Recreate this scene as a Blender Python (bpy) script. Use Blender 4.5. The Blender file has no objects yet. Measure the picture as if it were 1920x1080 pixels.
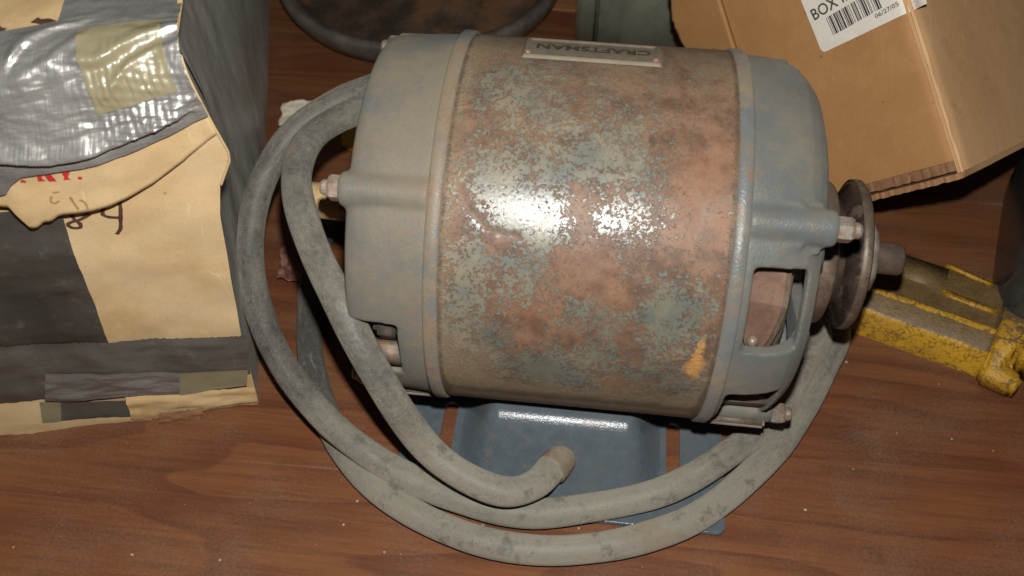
import bpy, bmesh, math, random
import numpy as np
from mathutils import Vector, Matrix, noise
S = 0.001                       # everything below is measured in millimetres
rnd = random.Random(7)
sc = bpy.context.scene
COL = sc.collection

# ------------------------------------------------------------------ camera
F, W, H = 1800.0, 1920.0, 1080.0
EL, DIST, HA = math.radians(44), 440.7, 98.0
YAW, PIT, ROL = math.radians(-5.92), math.radians(44 + 3.85), math.radians(.66)
CAM = Vector((-.5, -DIST*math.cos(EL), DIST*math.sin(EL) + HA))
FW = Vector((math.sin(YAW)*math.cos(PIT), math.cos(YAW)*math.cos(PIT), -math.sin(PIT)))
_r = FW.cross(Vector((0, 0, 1))).normalized(); _u = _r.cross(FW)
RT = _r*math.cos(ROL) + _u*math.sin(ROL); UP = -_r*math.sin(ROL) + _u*math.cos(ROL)
cd = bpy.data.cameras.new('camera'); cam = bpy.data.objects.new('camera', cd); COL.objects.link(cam)
cam.matrix_world = Matrix(((RT.x, UP.x, -FW.x, CAM.x*S), (RT.y, UP.y, -FW.y, CAM.y*S), (RT.z, UP.z, -FW.z, CAM.z*S), (0, 0, 0, 1)))
cd.sensor_width = 36; cd.lens = 36*F/W; cd.clip_start = .01; cd.clip_end = 50
cd.dof.use_dof = True; cd.dof.focus_distance = .43; cd.dof.aperture_fstop = 13
sc.camera = cam

# ------------------------------------------------------------------ light: the camera's flash and a dim room
wd = bpy.data.worlds.new("World"); sc.world = wd; wd.use_nodes = True
bg = wd.node_tree.nodes['Background']; bg.inputs[0].default_value = (1, .93, .82, 1); bg.inputs[1].default_value = .018
fl = bpy.data.lights.new('flash', 'POINT'); fl.energy = 11.0; fl.color = (1, .968, .915); fl.shadow_soft_size = .006
flo = bpy.data.objects.new('flash', fl); COL.objects.link(flo)
flo.location = (CAM + UP*46 + RT*6)*S
sc.view_settings.view_transform = 'Standard'; sc.view_settings.look = 'None'
sc.view_settings.exposure = 0; sc.view_settings.gamma = 1

# ------------------------------------------------------------------ where a point of the place is seen
def ray(px): return RT*((px[0]-W/2)/F) - UP*((px[1]-H/2)/F) + FW
def onz(px, z):
    d = ray(px); return CAM + d*((z-CAM.z)/d.z)
def onp(px, P, n):
    d = ray(px); return CAM + d*((P-CAM).dot(n)/d.dot(n))
def ondepth(px, w): return CAM + ray(px)*w
def cyl(px, R):
    d = ray(px); o = CAM - Vector((0, 0, HA))
    A = d.y**2+d.z**2; B = 2*(o.y*d.y+o.z*d.z); C = o.y**2+o.z**2-R*R
    t = (-B-math.sqrt(max(B*B-4*A*C, 0)))/2/A; P = o+d*t
    return P.x, math.degrees(math.atan2(P.z, -P.y))

# ------------------------------------------------------------------ objects
def org(o):
    v = Vector((0, 0, 0))
    while o is not None: v = v + o.location; o = o.parent
    return v
def finish(name, me, mat, parent=None, smooth=True, label=None):
    o = bpy.data.objects.new(name, me); COL.objects.link(o)
    if parent is not None: o.parent = parent
    if mat is not None:
        me.materials.clear(); me.materials.append(mat)
    if smooth: me.polygons.foreach_set('use_smooth', [True]*len(me.polygons))
    if label: o['label'] = label
    return o
def mesh(name, vs, fs, mat, parent=None, smooth=True, label=None):
    q = org(parent); me = bpy.data.meshes.new(name)
    me.from_pydata([(Vector(v)*S - q) for v in vs], [], fs); me.validate(); me.update()
    return finish(name, me, mat, parent, smooth, label)
def frombm(name, bm, mat, parent=None, smooth=True, label=None):
    q = org(parent)
    for v in bm.verts: v.co = v.co*S - q
    bmesh.ops.recalc_face_normals(bm, faces=bm.faces)
    me = bpy.data.meshes.new(name); bm.to_mesh(me); bm.free()
    return finish(name, me, mat, parent, smooth, label)
def empty(name, loc, label, cat, group=None):
    o = bpy.data.objects.new(name, None); COL.objects.link(o); o.location = Vector(loc)*S
    o.empty_display_size = .02
    tag(o, label, cat, group); return o
def tag(o, label, cat, group=None):
    o['label'] = label; o['category'] = cat
    if group: o['group'] = group
    return o
def grid(nu, nv, fn, close_u=False):
    vs = [fn(i/(nu if close_u else nu-1), j/(nv-1)) for j in range(nv) for i in range(nu)]
    fs = []
    for j in range(nv-1):
        for i in range(nu if close_u else nu-1):
            a = j*nu+i; b = j*nu+(i+1) % nu
            fs.append((a, b, b+nu, a+nu))
    return vs, fs
def CX(x, r, th): t = math.radians(th); return Vector((x, -r*math.cos(t), HA+r*math.sin(t)))
def lathe_x(prof, n=96, closed=False, cy=0, cz=HA):
    m = len(prof); vs = []; fs = []
    for x, r in prof:
        for i in range(n):
            t = 2*math.pi*i/n; vs.append((x, cy-r*math.cos(t), cz+r*math.sin(t)))
    for j in range(m if closed else m-1):
        for i in range(n):
            a = j*n+i; b = j*n+(i+1) % n; k = (j+1) % m
            fs.append((a, k*n+i, k*n+(i+1) % n, b))
    return vs, fs
def bm_add(bm, vs, fs):
    q = [bm.verts.new(v) for v in vs]
    for f in fs:
        try: bm.faces.new([q[i] for i in f])
        except ValueError: pass
    return bm
def bmx(parts):
    bm = bmesh.new()
    for vs, fs in parts: bm_add(bm, vs, fs)
    bmesh.ops.remove_doubles(bm, verts=bm.verts, dist=1e-4)
    return bm
def boxgeo(c, s, R=None):
    vs = []
    for x in (-1, 1):
        for y in (-1, 1):
            for z in (-1, 1):
                v = Vector((x*s[0]/2, y*s[1]/2, z*s[2]/2))
                vs.append((R @ v if R else v) + Vector(c))
    return vs, [(0, 1, 3, 2), (4, 6, 7, 5), (0, 4, 5, 1), (2, 3, 7, 6), (0, 2, 6, 4), (1, 5, 7, 3)]
def sector(x0, x1, r0, r1, t0, t1, n=16):
    vs = []; fs = []
    for i in range(n+1):
        t = t0+(t1-t0)*i/n
        vs += [CX(x0, r0, t), CX(x1, r0, t), CX(x1, r1, t), CX(x0, r1, t)]
    for i in range(n):
        a = 4*i
        for k in range(4): fs.append((a+k, a+(k+1) % 4, a+4+(k+1) % 4, a+4+k))
    fs += [(3, 2, 1, 0), (4*n, 4*n+1, 4*n+2, 4*n+3)]
    return vs, fs
def bake(o):
    dg = bpy.context.evaluated_depsgraph_get(); dg.update()
    me = bpy.data.meshes.new_from_object(o.evaluated_get(dg))
    o.modifiers.clear(); old = o.data; o.data = me; bpy.data.meshes.remove(old)
    me.polygons.foreach_set('use_smooth', [True]*len(me.polygons))
def cast(name, body, cuts, adds, mat, parent, voxel=.9, smooth=3):
    """one casting: body minus cuts plus lumps, fused and softened like sand-cast iron"""
    o = frombm(name, bmx([body]), mat, parent)
    tmp = []
    for c in cuts:
        k = frombm('cutter', bmx([c]), None, parent); tmp.append(k)
        m = o.modifiers.new('cut', 'BOOLEAN'); m.operation = 'DIFFERENCE'; m.solver = 'EXACT'; m.object = k
    if cuts: bake(o)
    for k in tmp: bpy.data.objects.remove(k)
    if adds:
        bm = bmesh.new(); bm.from_mesh(o.data); q = org(parent)
        for vs, fs in adds:
            b2 = bmesh.new(); bm_add(b2, [Vector(v)*S-q for v in vs], fs); bmesh.ops.recalc_face_normals(b2, faces=b2.faces)
            tmpm = bpy.data.meshes.new('t'); b2.to_mesh(tmpm); b2.free(); bm.from_mesh(tmpm); bpy.data.meshes.remove(tmpm)
        bm.to_mesh(o.data); bm.free()
    m = o.modifiers.new('r', 'REMESH'); m.mode = 'VOXEL'; m.voxel_size = voxel*S; m.use_smooth_shade = True
    m = o.modifiers.new('s', 'SMOOTH'); m.iterations = smooth; m.factor = .5
    bake(o); o.data.materials.clear(); o.data.materials.append(mat)
    return o
def catmull(P, per=10):
    out = []; n = len(P)
    for i in range(n-1):
        a, b, c, d = P[max(i-1, 0)], P[i], P[i+1], P[min(i+2, n-1)]
        for k in range(per):
            t = k/per
            out.append(.5*((2*b)+(c-a)*t+(2*a-5*b+4*c-d)*t*t+(3*b-a-3*c+d)*t**3))
    out.append(P[-1]); return out
def tube(path, rad, n=16, cap=True):
    vs = []; fs = []; m = len(path); T0 = None; nrm = None
    for j, p in enumerate(path):
        T = (path[min(j+1, m-1)]-path[max(j-1, 0)]).normalized()
        if nrm is None: nrm = T.orthogonal().normalized()
        else: nrm = (nrm - T*nrm.dot(T)).normalized()
        B = T.cross(nrm); r = rad(j/(m-1)) if callable(rad) else rad
        for i in range(n):
            t = 2*math.pi*i/n; vs.append(p+(nrm*math.cos(t)+B*math.sin(t))*r)
    for j in range(m-1):
        for i in range(n):
            a = j*n+i; b = j*n+(i+1) % n; fs.append((a, b, b+n, a+n))
    if cap: fs.append(tuple(range(n-1, -1, -1))); fs.append(tuple(range((m-1)*n, m*n)))
    return vs, fs
def nz(p, s): return noise.noise(Vector(p)*s)
def fbm(p, s, o=4): return noise.fractal(Vector(p)*s, 1.0, 2.0, o)

# ------------------------------------------------------------------ materials
class Mat:
    def __init__(self, name):
        self.m = bpy.data.materials.new(name); self.m.use_nodes = True
        self.t = self.m.node_tree; self.b = self.t.nodes['Principled BSDF']
        self.tc = self.t.nodes.new('ShaderNodeTexCoord')
    def new(self, k, **a):
        n = self.t.nodes.new(k)
        for x, v in a.items(): setattr(n, x, v)
        return n
    def put(self, s, v):
        if isinstance(v, bpy.types.NodeSocket): self.t.links.new(v, s)
        elif isinstance(v, (tuple, list)): s.default_value = (*v, 1) if len(v) == 3 and len(s.default_value) == 4 else v
        else: s.default_value = v
    def vec(self, scale=(1, 1, 1), rot=(0, 0, 0)):
        n = self.new('ShaderNodeMapping'); n.inputs['Scale'].default_value = scale; n.inputs['Rotation'].default_value = rot
        self.t.links.new(self.tc.outputs['Object'], n.inputs[0]); return n.outputs[0]
    def noise(self, mm, detail=4, rough=.55, vec=None, dist=0, color=False):
        n = self.new('ShaderNodeTexNoise'); n.inputs['Scale'].default_value = 1000/mm
        n.inputs['Detail'].default_value = detail; n.inputs['Roughness'].default_value = rough; n.inputs['Distortion'].default_value = dist
        self.t.links.new(vec if vec is not None else self.tc.outputs['Object'], n.inputs['Vector'])
        return n.outputs['Color' if color else 'Fac']
    def voro(self, mm, feature='F1', vec=None):
        n = self.new('ShaderNodeTexVoronoi'); n.feature = feature; n.inputs['Scale'].default_value = 1000/mm
        self.t.links.new(vec if vec is not None else self.tc.outputs['Object'], n.inputs['Vector']); return n.outputs['Distance']
    def math(self, op, a, b=0.0, c=None, clamp=False):
        n = self.new('ShaderNodeMath', operation=op, use_clamp=clamp); self.put(n.inputs[0], a); self.put(n.inputs[1], b)
        if c is not None: self.put(n.inputs[2], c)
        return n.outputs[0]
    def ss(self, v, lo, hi):
        n = self.new('ShaderNodeMapRange', interpolation_type='SMOOTHSTEP'); self.put(n.inputs[0], v)
        n.inputs[1].default_value = lo; n.inputs[2].default_value = hi; return n.outputs[0]
    def lin(self, v, lo, hi, a, b):
        n = self.new('ShaderNodeMapRange'); self.put(n.inputs[0], v)
        for i, x in enumerate((lo, hi, a, b)): n.inputs[i+1].default_value = x
        return n.outputs[0]
    def mix(self, f, a, b, mode='MIX'):
        n = self.new('ShaderNodeMix', data_type='RGBA', blend_type=mode); self.put(n.inputs[0], f); self.put(n.inputs[6], a); self.put(n.inputs[7], b); return n.outputs[2]
    def attr(self, name): return self.new('ShaderNodeAttribute', attribute_name=name).outputs['Fac']
    def xyz(self):
        n = self.new('ShaderNodeSeparateXYZ'); self.t.links.new(self.tc.outputs['Object'], n.inputs[0]); return n.outputs
    def normal_z(self):
        g = self.new('ShaderNodeNewGeometry'); n = self.new('ShaderNodeSeparateXYZ'); self.t.links.new(g.outputs['Normal'], n.inputs[0]); return n.outputs[2]
    def bump(self, h, mm, strength=1.0):
        n = self.new('ShaderNodeBump'); n.inputs['Distance'].default_value = mm*S; n.inputs['Strength'].default_value = strength
        self.put(n.inputs['Height'], h)
        prev = self.b.inputs['Normal'].links
        if prev: self.t.links.new(prev[0].from_socket, n.inputs['Normal'])
        self.t.links.new(n.outputs[0], self.b.inputs['Normal'])
    def out(self, color, rough=.5, metal=0.0, spec=.5):
        self.put(self.b.inputs['Base Color'], color); self.put(self.b.inputs['Roughness'], rough)
        self.put(self.b.inputs['Metallic'], metal); self.put(self.b.inputs['Specular IOR Level'], spec); return self.m

def mat_wood(name, light, dark, shift=0.0):
    k = Mat(name); rz = (0, 0, math.radians(3)+shift)
    v = k.vec((.17, 1, 1), rz)
    wob = k.noise(16, 3, .6, k.vec((.3, 1, 1), rz))
    big = k.math('MULTIPLY_ADD', wob, .035, k.noise(62, 2, .45, v, .2))
    band = k.math('FRACT', k.math('MULTIPLY_ADD', big, 9.5, 3*shift+.35))
    b = k.math('MULTIPLY', k.ss(band, .0, .62), k.math('SUBTRACT', 1.0, k.ss(band, .93, 1.0)))
    blot = k.noise(110, 3, .6); red = k.noise(70, 2, .5, k.vec((.4, 1, 1)))
    fine = k.noise(3.2, 5, .7, k.vec((.045, 1, 1), rz)); pore = k.noise(1.0, 2, .5, k.vec((.06, 1, 1), rz))
    c = k.mix(k.math('MULTIPLY_ADD', b, .50, k.math('MULTIPLY', k.noise(24, 4, .6, k.vec((.25, 1, 1), rz)), .36)), dark, light)
    c = k.mix(k.math('MULTIPLY', k.ss(red, .45, .7), .5), c, (dark[0]*1.15, dark[1]*.85, dark[2]*.8))
    c = k.mix(k.math('MULTIPLY', k.ss(blot, .45, .75), .35), c, tuple(a*.6 for a in dark))
    c = k.mix(k.math('MULTIPLY', k.ss(fine, .38, .70), .62), c, k.mix(.55, c, (.03, .014, .008)))
    c = k.mix(k.math('MULTIPLY', k.ss(pore, .56, .72), .30), c, k.mix(.6, c, (.02, .01, .006)))
    dust = k.ss(k.math('MULTIPLY_ADD', k.noise(55, 3), .55, k.math('MULTIPLY', k.noise(1.6, 3, .7), .45)), .45, .72)
    c = k.mix(k.math('MULTIPLY', dust, .30), c, (.26, .175, .115))
    scr = k.ss(k.noise(9, 2, .5, k.vec((.03, 1, 1), (0, 0, rz[2]+.5)), 2.0), .70, .76)
    c = k.mix(k.math('MULTIPLY', scr, .25), c, (.33, .24, .17))
    st = k.ss(k.noise(26, 5, .7), .60, .74); c = k.mix(k.math('MULTIPLY', st, .45), c, (.045, .024, .015))
    sp = k.ss(k.voro(11), .05, .025)
    c = k.mix(k.math('MULTIPLY', sp, .45), c, (.03, .02, .015))
    k.bump(fine, .25, .3); k.bump(k.noise(120, 2), 1.5, .15)
    return k.out(c, k.lin(blot, .3, .7, .42, .6), 0, .35)

def mat_paint(name, paint, dust, rustc, dustlo=.35, dusthi=.65, rusta=0.12, rough=(.4, .62), updust=.25, bs=.85):
    """old enamel on cast iron with dust film and a little rust"""
    k = Mat(name)
    n1 = k.noise(42, 6, .62); n2 = k.noise(5, 4, .65); n3 = k.noise(1.1, 2, .5)
    f = k.math('MULTIPLY_ADD', n2, .35, k.math('MULTIPLY', n1, .65))
    f = k.math('MULTIPLY_ADD', k.normal_z(), updust*.3, f)
    d = k.ss(f, dustlo, dusthi)
    c = k.mix(d, k.mix(k.ss(n2, .3, .7), paint, tuple(a*.8 for a in paint)), dust)
    r = k.ss(k.math('MULTIPLY_ADD', k.noise(16, 6, .7), .7, k.math('MULTIPLY', n3, .3)), .60-rusta*.5, .70-rusta*.5)
    c = k.mix(k.math('MULTIPLY', r, .7), c, rustc)
    sp = k.ss(n3, .62, .75); c = k.mix(k.math('MULTIPLY', sp, .35), c, tuple(a*.45 for a in dust))
    k.bump(k.noise(.7, 2, .6), .22, .5); k.bump(n3, .3*bs, .45); k.bump(n2, .4*bs, .3)
    k.b.inputs['Diffuse Roughness'].default_value = .35
    return k.out(c, k.mix(d, (rough[0],)*3, (rough[1],)*3), 0, .4)

M = {}
M['floor'] = mat_wood('stained_plywood', (.208, .081, .031), (.106, .036, .017))
M['board'] = mat_wood('pale_board', (.36, .17, .07), (.26, .11, .05), .3)
M['shield'] = mat_paint('blue_grey_casting', (.100, .112, .111), (.160, .137, .102), (.19, .11, .065), .33, .70, .07)
M['shield_r'] = mat_paint('blue_grey_casting_clean', (.094, .105, .106), (.140, .126, .098), (.19, .11, .065), .40, .72, .05)
M['band'] = mat_paint('blue_grey_band', (.120, .128, .128), (.175, .142, .10), (.18, .105, .065), .46, .62, .16, (.33, .55), .12)
M['base'] = mat_paint('blue_grey_enamel', (.088, .110, .128), (.165, .145, .11), (.20, .115, .06), .54, .86, .08, (.24, .48), .14, 0.1)

def mat_shell():
    k = Mat('rusted_shell_paint')
    a = k.attr('paint'); d0 = k.attr('dust'); o0 = k.attr('ochre'); sc0 = k.attr('scratch'); bl = k.attr('blue')
    n0 = k.noise(15, 9, .72, None, .3); n1 = k.noise(5, 6, .72, None, .5); n2 = k.noise(1.6, 4, .7, None, .8); n3 = k.noise(20, 4, .6); n4 = k.noise(9, 5, .65)
    h = lambda v, m: k.math('MULTIPLY', k.math('SUBTRACT', v, .5), m)
    f = k.math('ADD', k.math('ADD', a, h(n0, .75)), k.math('ADD', h(n1, 1.35), h(n2, 2.7)))
    p = k.math('MULTIPLY', k.ss(f, .42, .56), k.math('SUBTRACT', 1, sc0))
    rust = k.mix(k.ss(n4, .34, .66), (.098, .055, .036), (.178, .108, .072))
    rust = k.mix(k.math('MULTIPLY', k.ss(n3, .48, .68), .8), rust, (.185, .082, .043))
    rust = k.mix(k.math('MULTIPLY', k.ss(n0, .52, .68), .55), rust, (.185, .140, .095))
    rust = k.mix(k.math('MULTIPLY', k.ss(n2, .54, .70), .55), rust, (.070, .036, .024))
    paint = k.mix(k.ss(n3, .35, .65), (.118, .126, .112), (.158, .150, .115))
    paint = k.mix(k.math('MULTIPLY', k.ss(n4, .52, .70), .45), paint, (.105, .108, .084))
    paint = k.mix(bl, paint, k.mix(k.ss(n4, .4, .6), (.070, .086, .078), (.105, .112, .080)))
    edge = k.math('MULTIPLY', k.ss(f, .30, .42), k.math('SUBTRACT', 1, k.ss(f, .42, .50)))
    c = k.mix(p, rust, paint)
    c = k.mix(k.math('MULTIPLY', edge, .3), c, (.085, .045, .028))
    c = k.mix(k.math('MULTIPLY', k.ss(k.math('ADD', o0, h(n1, 1.6)), .4, .85), .8), c, (.46, .24, .07))
    du = k.ss(k.math('ADD', d0, k.math('ADD', h(n3, .9), h(n1, .6))), .22, .95)
    c = k.mix(k.math('MULTIPLY', du, .8), c, (.215, .172, .112))
    gr = k.ss(k.math('ADD', k.attr('grime'), k.math('ADD', h(n4, .9), h(n2, .5))), .45, .9)
    c = k.mix(k.math('MULTIPLY', gr, .7), c, (.060, .046, .030))
    fine = k.noise(.9, 2, .6)
    c = k.mix(k.math('MULTIPLY', k.ss(fine, .6, .75), .35), c, (.06, .04, .026))
    k.bump(p, .16, .8); k.bump(n2, .22, .4); k.bump(n0, .5, .15)
    r = k.mix(p, (.47, .47, .47), (.30, .30, .30)); r = k.mix(du, r, (.62, .62, .62))
    return k.out(c, r, 0, k.math('MULTIPLY_ADD', p, .26, .24))
M['shell'] = mat_shell()

def mat_simple(name, c1, c2, mm=8, rough=.5, metal=0, spec=.5, bump=.15, mm2=1.2, c3=None, lo=.35, hi=.65):
    k = Mat(name); n1 = k.noise(mm, 5, .65); n2 = k.noise(mm2, 3, .6)
    c = k.mix(k.ss(n1, lo, hi), c1, c2)
    if c3: c = k.mix(k.math('MULTIPLY', k.ss(k.noise(mm*1.7, 6, .7), .52, .64), .8), c, c3)
    c = k.mix(k.math('MULTIPLY', k.ss(n2, .55, .75), .35), c, tuple(x*.45 for x in c1))
    k.bump(n2, bump, .5)
    return k.out(c, k.lin(n1, .3, .7, rough-.08, rough+.08), metal, spec)
M['nut'] = mat_simple('galvanised_nut', (.26, .24, .205), (.17, .135, .10), 3, .42, .25, .5, .15, 1, (.24, .10, .05))
M['nut_old'] = mat_simple('dusty_bolt_end', (.21, .155, .12), (.29, .225, .18), 3, .5, .1)
M['grease'] = mat_simple('greasy_black_steel', (.018, .013, .010), (.04, .028, .021), 8, .32, .1, .6, .12, 1.2, (.10, .078, .058))
M['pulley'] = mat_simple('brown_pulley_steel', (.075, .052, .038), (.12, .085, .062), 10, .44, .1, .5, .12, 1.2, (.16, .12, .085))
M['pulley_face'] = mat_simple('worn_flange_steel', (.105, .075, .054), (.062, .044, .033), 8, .48, .1, .5, .2, 1.5, (.15, .11, .08))
M['hub'] = mat_simple('cast_hub', (.24, .215, .175), (.15, .125, .10), 8, .5, .15)
M['shaft'] = mat_simple('shaft_steel', (.17, .125, .095), (.10, .075, .06), 6, .42, .4, .5, .08)
M['wrap'] = mat_simple('tan_paper_wrap', (.52, .38, .20), (.40, .27, .13), 8, .6)
M['baffle'] = mat_simple('red_brown_baffle', (.125, .070, .048), (.165, .10, .07), 10, .5)
M['inner'] = mat_simple('dusty_inner_casting', (.24, .195, .14), (.16, .125, .09), 9, .6)
M['dark'] = mat_simple('dark_winding', (.035, .03, .025), (.07, .055, .045), 6, .6)
M['lug'] = mat_simple('dusty_lug', (.075, .060, .046), (.12, .10, .075), 8, .55, 0, .5, .2, 1.2, (.21, .105, .06))
M['plate'] = mat_simple('dusty_nameplate', (.20, .172, .125), (.16, .135, .098), 6, .40, .1)
M['letter'] = mat_simple('plate_letter', (.045, .038, .028), (.065, .055, .04), 4, .6)

def mat_cord():
    k = Mat('dusty_grey_rubber')
    cv = k.new('ShaderNodeCombineXYZ'); k.put(cv.inputs[0], k.math('MULTIPLY', k.attr('along'), .22)); k.put(cv.inputs[1], k.attr('rx')); k.put(cv.inputs[2], k.attr('rz'))
    st = k.noise(7, 5, .65, cv.outputs[0]); st2 = k.noise(2.2, 3, .6, cv.outputs[0])
    n0 = k.noise(70, 2, .5); n1 = k.noise(14, 6, .72); n2 = k.noise(2.4, 5, .75); n3 = k.noise(.9, 3, .6)
    f = k.math('ADD', k.math('MULTIPLY_ADD', n2, .35, k.math('MULTIPLY', n1, .40)), k.math('MULTIPLY_ADD', n0, .45, k.math('MULTIPLY', st, .35)))
    f = k.math('ADD', f, k.math('MULTIPLY', k.attr('dusty'), .40))
    c = k.mix(k.ss(f, .74, 1.20), (.052, .051, .048), (.215, .200, .162))
    c = k.mix(k.math('MULTIPLY', k.ss(st2, .56, .75), .30), c, (.30, .285, .24))
    c = k.mix(k.math('MULTIPLY', k.ss(n3, .58, .74), .5), c, (.34, .315, .25))
    c = k.mix(k.math('MULTIPLY', k.ss(n2, .55, .72), .45), c, (.075, .070, .060))
    c = k.mix(k.math('MULTIPLY', k.ss(n1, .52, .66), .6), c, (.062, .058, .050))
    c = k.mix(k.math('MULTIPLY', k.ss(k.noise(40, 2), .64, .72), .4), c, (.20, .14, .095))
    k.bump(n3, .25, .5); k.bump(n2, .35, .45); k.bump(n1, .8, .2)
    k.b.inputs['Diffuse Roughness'].default_value = .75
    return k.out(c, .55, 0, .35)
M['cord'] = mat_cord()

def mat_card(name, base, dirt, light, wr=.5):
    k = Mat(name); n1 = k.noise(45, 4, .55); n2 = k.noise(6, 5, .65); n3 = k.noise(1.1, 3, .6, k.vec((1, .35, 1)))
    c = k.mix(k.ss(n1, .35, .7), base, dirt)
    c = k.mix(k.math('MULTIPLY', k.ss(n2, .5, .75), .35), c, light)
    c = k.mix(k.math('MULTIPLY', k.ss(n3, .5, .8), .30), c, tuple(x*.6 for x in dirt))
    sp = k.ss(k.voro(17), .055, .03); c = k.mix(k.math('MULTIPLY', sp, .5), c, tuple(x*.35 for x in dirt))
    sc_ = k.ss(k.noise(7, 4, .7, k.vec((1, .12, .25), (.4, .5, .9)), 1.5), .64, .74); c = k.mix(k.math('MULTIPLY', sc_, .35), c, tuple(min(1, x*1.35) for x in light))
    bl = k.ss(k.noise(30, 6, .7), .58, .72); c = k.mix(k.math('MULTIPLY', bl, .28), c, tuple(x*.62 for x in dirt))
    k.bump(k.noise(11, 4, .6), .5, .3); k.bump(n1, 2.0, .25); k.bump(n3, .15, .3)
    return k.out(c, .68, 0, .25)
M['tan'] = mat_card('aged_manila_card', (.58, .435, .25), (.49, .335, .165), (.62, .48, .29))
M['flapcard'] = mat_card('aged_flap_card', (.54, .395, .215), (.45, .305, .145), (.58, .445, .26))
M['kraft'] = mat_card('brown_corrugated_card', (.350, .182, .072), (.305, .152, .056), (.39, .22, .10))
M['kraft_lit'] = mat_card('lit_tone_corrugated_card', (.52, .32, .165), (.48, .285, .14), (.56, .37, .21))  # lighter card colour stands in for stronger light on the side face
M['kraft_e'] = mat_card('torn_card_edge', (.40, .25, .13), (.26, .13, .06), (.48, .33, .18))
M['torn'] = mat_card('torn_brown_fibre', (.26, .14, .07), (.18, .09, .045), (.40, .26, .14))

def mat_tape(name, c1, c2, rough=.34, weave=.5, bump=1.0, spec=.6, metal=0.0):
    k = Mat(name); n1 = k.noise(30, 2, .5); n2 = k.noise(5, 3, .6)
    c = k.mix(k.ss(n1, .3, .7), c1, c2)
    w1 = k.noise(1.1, 1, .5, k.vec((1, .06, .06), (0, .25, .26))); w2 = k.noise(1.1, 1, .5, k.vec((.06, .06, 1), (0, .25, .26)))
    w = k.math('ADD', w1, w2)
    k.bump(n1, 2.2*bump, .5); k.bump(n2, .5*bump, .35); k.bump(w, .22*weave, .6)
    c = k.mix(k.math('MULTIPLY', k.ss(k.noise(9, 5, .7), .55, .75), .35), c, (.20, .165, .11))
    return k.out(c, k.lin(n2, .3, .7, rough-.08, rough+.12), metal, spec)
M['silver'] = mat_tape('silver_cloth_tape', (.20, .198, .19), (.28, .275, .262), .38, 1.2, .9, 1.0, .4)
M['black_tape'] = mat_tape('dark_plastic_tape', (.034, .034, .031), (.060, .058, .051), .30, .25, 1.5, .7)
M['grey_tape'] = mat_tape('charcoal_cloth_tape', (.068, .066, .057), (.098, .095, .083), .30, .8, 1.2, .7)
M['sheen'] = mat_tape('sheen_toned_cloth_tape', (.13, .125, .115), (.18, .172, .16), .36, 1.0, 1.2, 1.0, .2)  # paler copy of the charcoal tape, its highlight put into the colour
M['wrap_side'] = mat_tape('grey_plastic_wrap', (.34, .335, .305), (.42, .415, .38), .40, .15, 1.0, .5)
M['wrap_pale'] = mat_tape('pale_plastic_wrap', (.50, .51, .47), (.42, .43, .40), .4, .2, 1.0, .5)
M['olive'] = mat_tape('yellowed_clear_tape', (.20, .175, .105), (.23, .205, .13), .30, .5, .7, .6)
M['paper'] = mat_simple('white_paper', (.66, .60, .50), (.72, .66, .56), 10, .7, 0, .3, .05)
M['sticker'] = mat_simple('label_paper', (.60, .565, .49), (.63, .60, .53), 14, .55, 0, .4, .03)
M['ink'] = mat_simple('black_ink', (.035, .03, .03), (.05, .045, .042), 4, .6, 0, .3, .02)
M['marker'] = mat_simple('brown_marker', (.065, .032, .022), (.09, .045, .03), 5, .6, 0, .3, .02)
M['faded'] = mat_simple('faded_marker', (.28, .18, .085), (.34, .22, .105), 5, .7, 0, .2, .02)
M['red'] = mat_simple('red_print', (.50, .028, .028), (.44, .03, .03), 5, .6, 0, .3, .02)
M['rustpan'] = mat_simple('rusty_black_iron', (.055, .042, .032), (.13, .085, .055), 26, .42, .1, .5, .6, 3, (.22, .115, .06))
M['panrim'] = mat_simple('greasy_iron_rim', (.08, .07, .062), (.14, .12, .10), 18, .36, .15, .5, .3, 2)
M['green'] = mat_simple('grey_green_enamel', (.15, .16, .12), (.21, .215, .16), 26, .42, 0, .5, .3, 2)
M['gloss'] = mat_simple('gloss_black', (.026, .026, .027), (.04, .039, .037), 14, .26, 0, .6, .03, 2)
M['casegrey'] = mat_simple('dusty_grey_face', (.13, .115, .095), (.16, .14, .115), 14, .5)
M['leaf'] = mat_simple('crumpled_brown', (.14, .055, .035), (.22, .11, .075), 8, .6)
M['crumb'] = mat_simple('pale_crumb', (.42, .36, .27), (.30, .24, .16), 2, .7)

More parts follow.
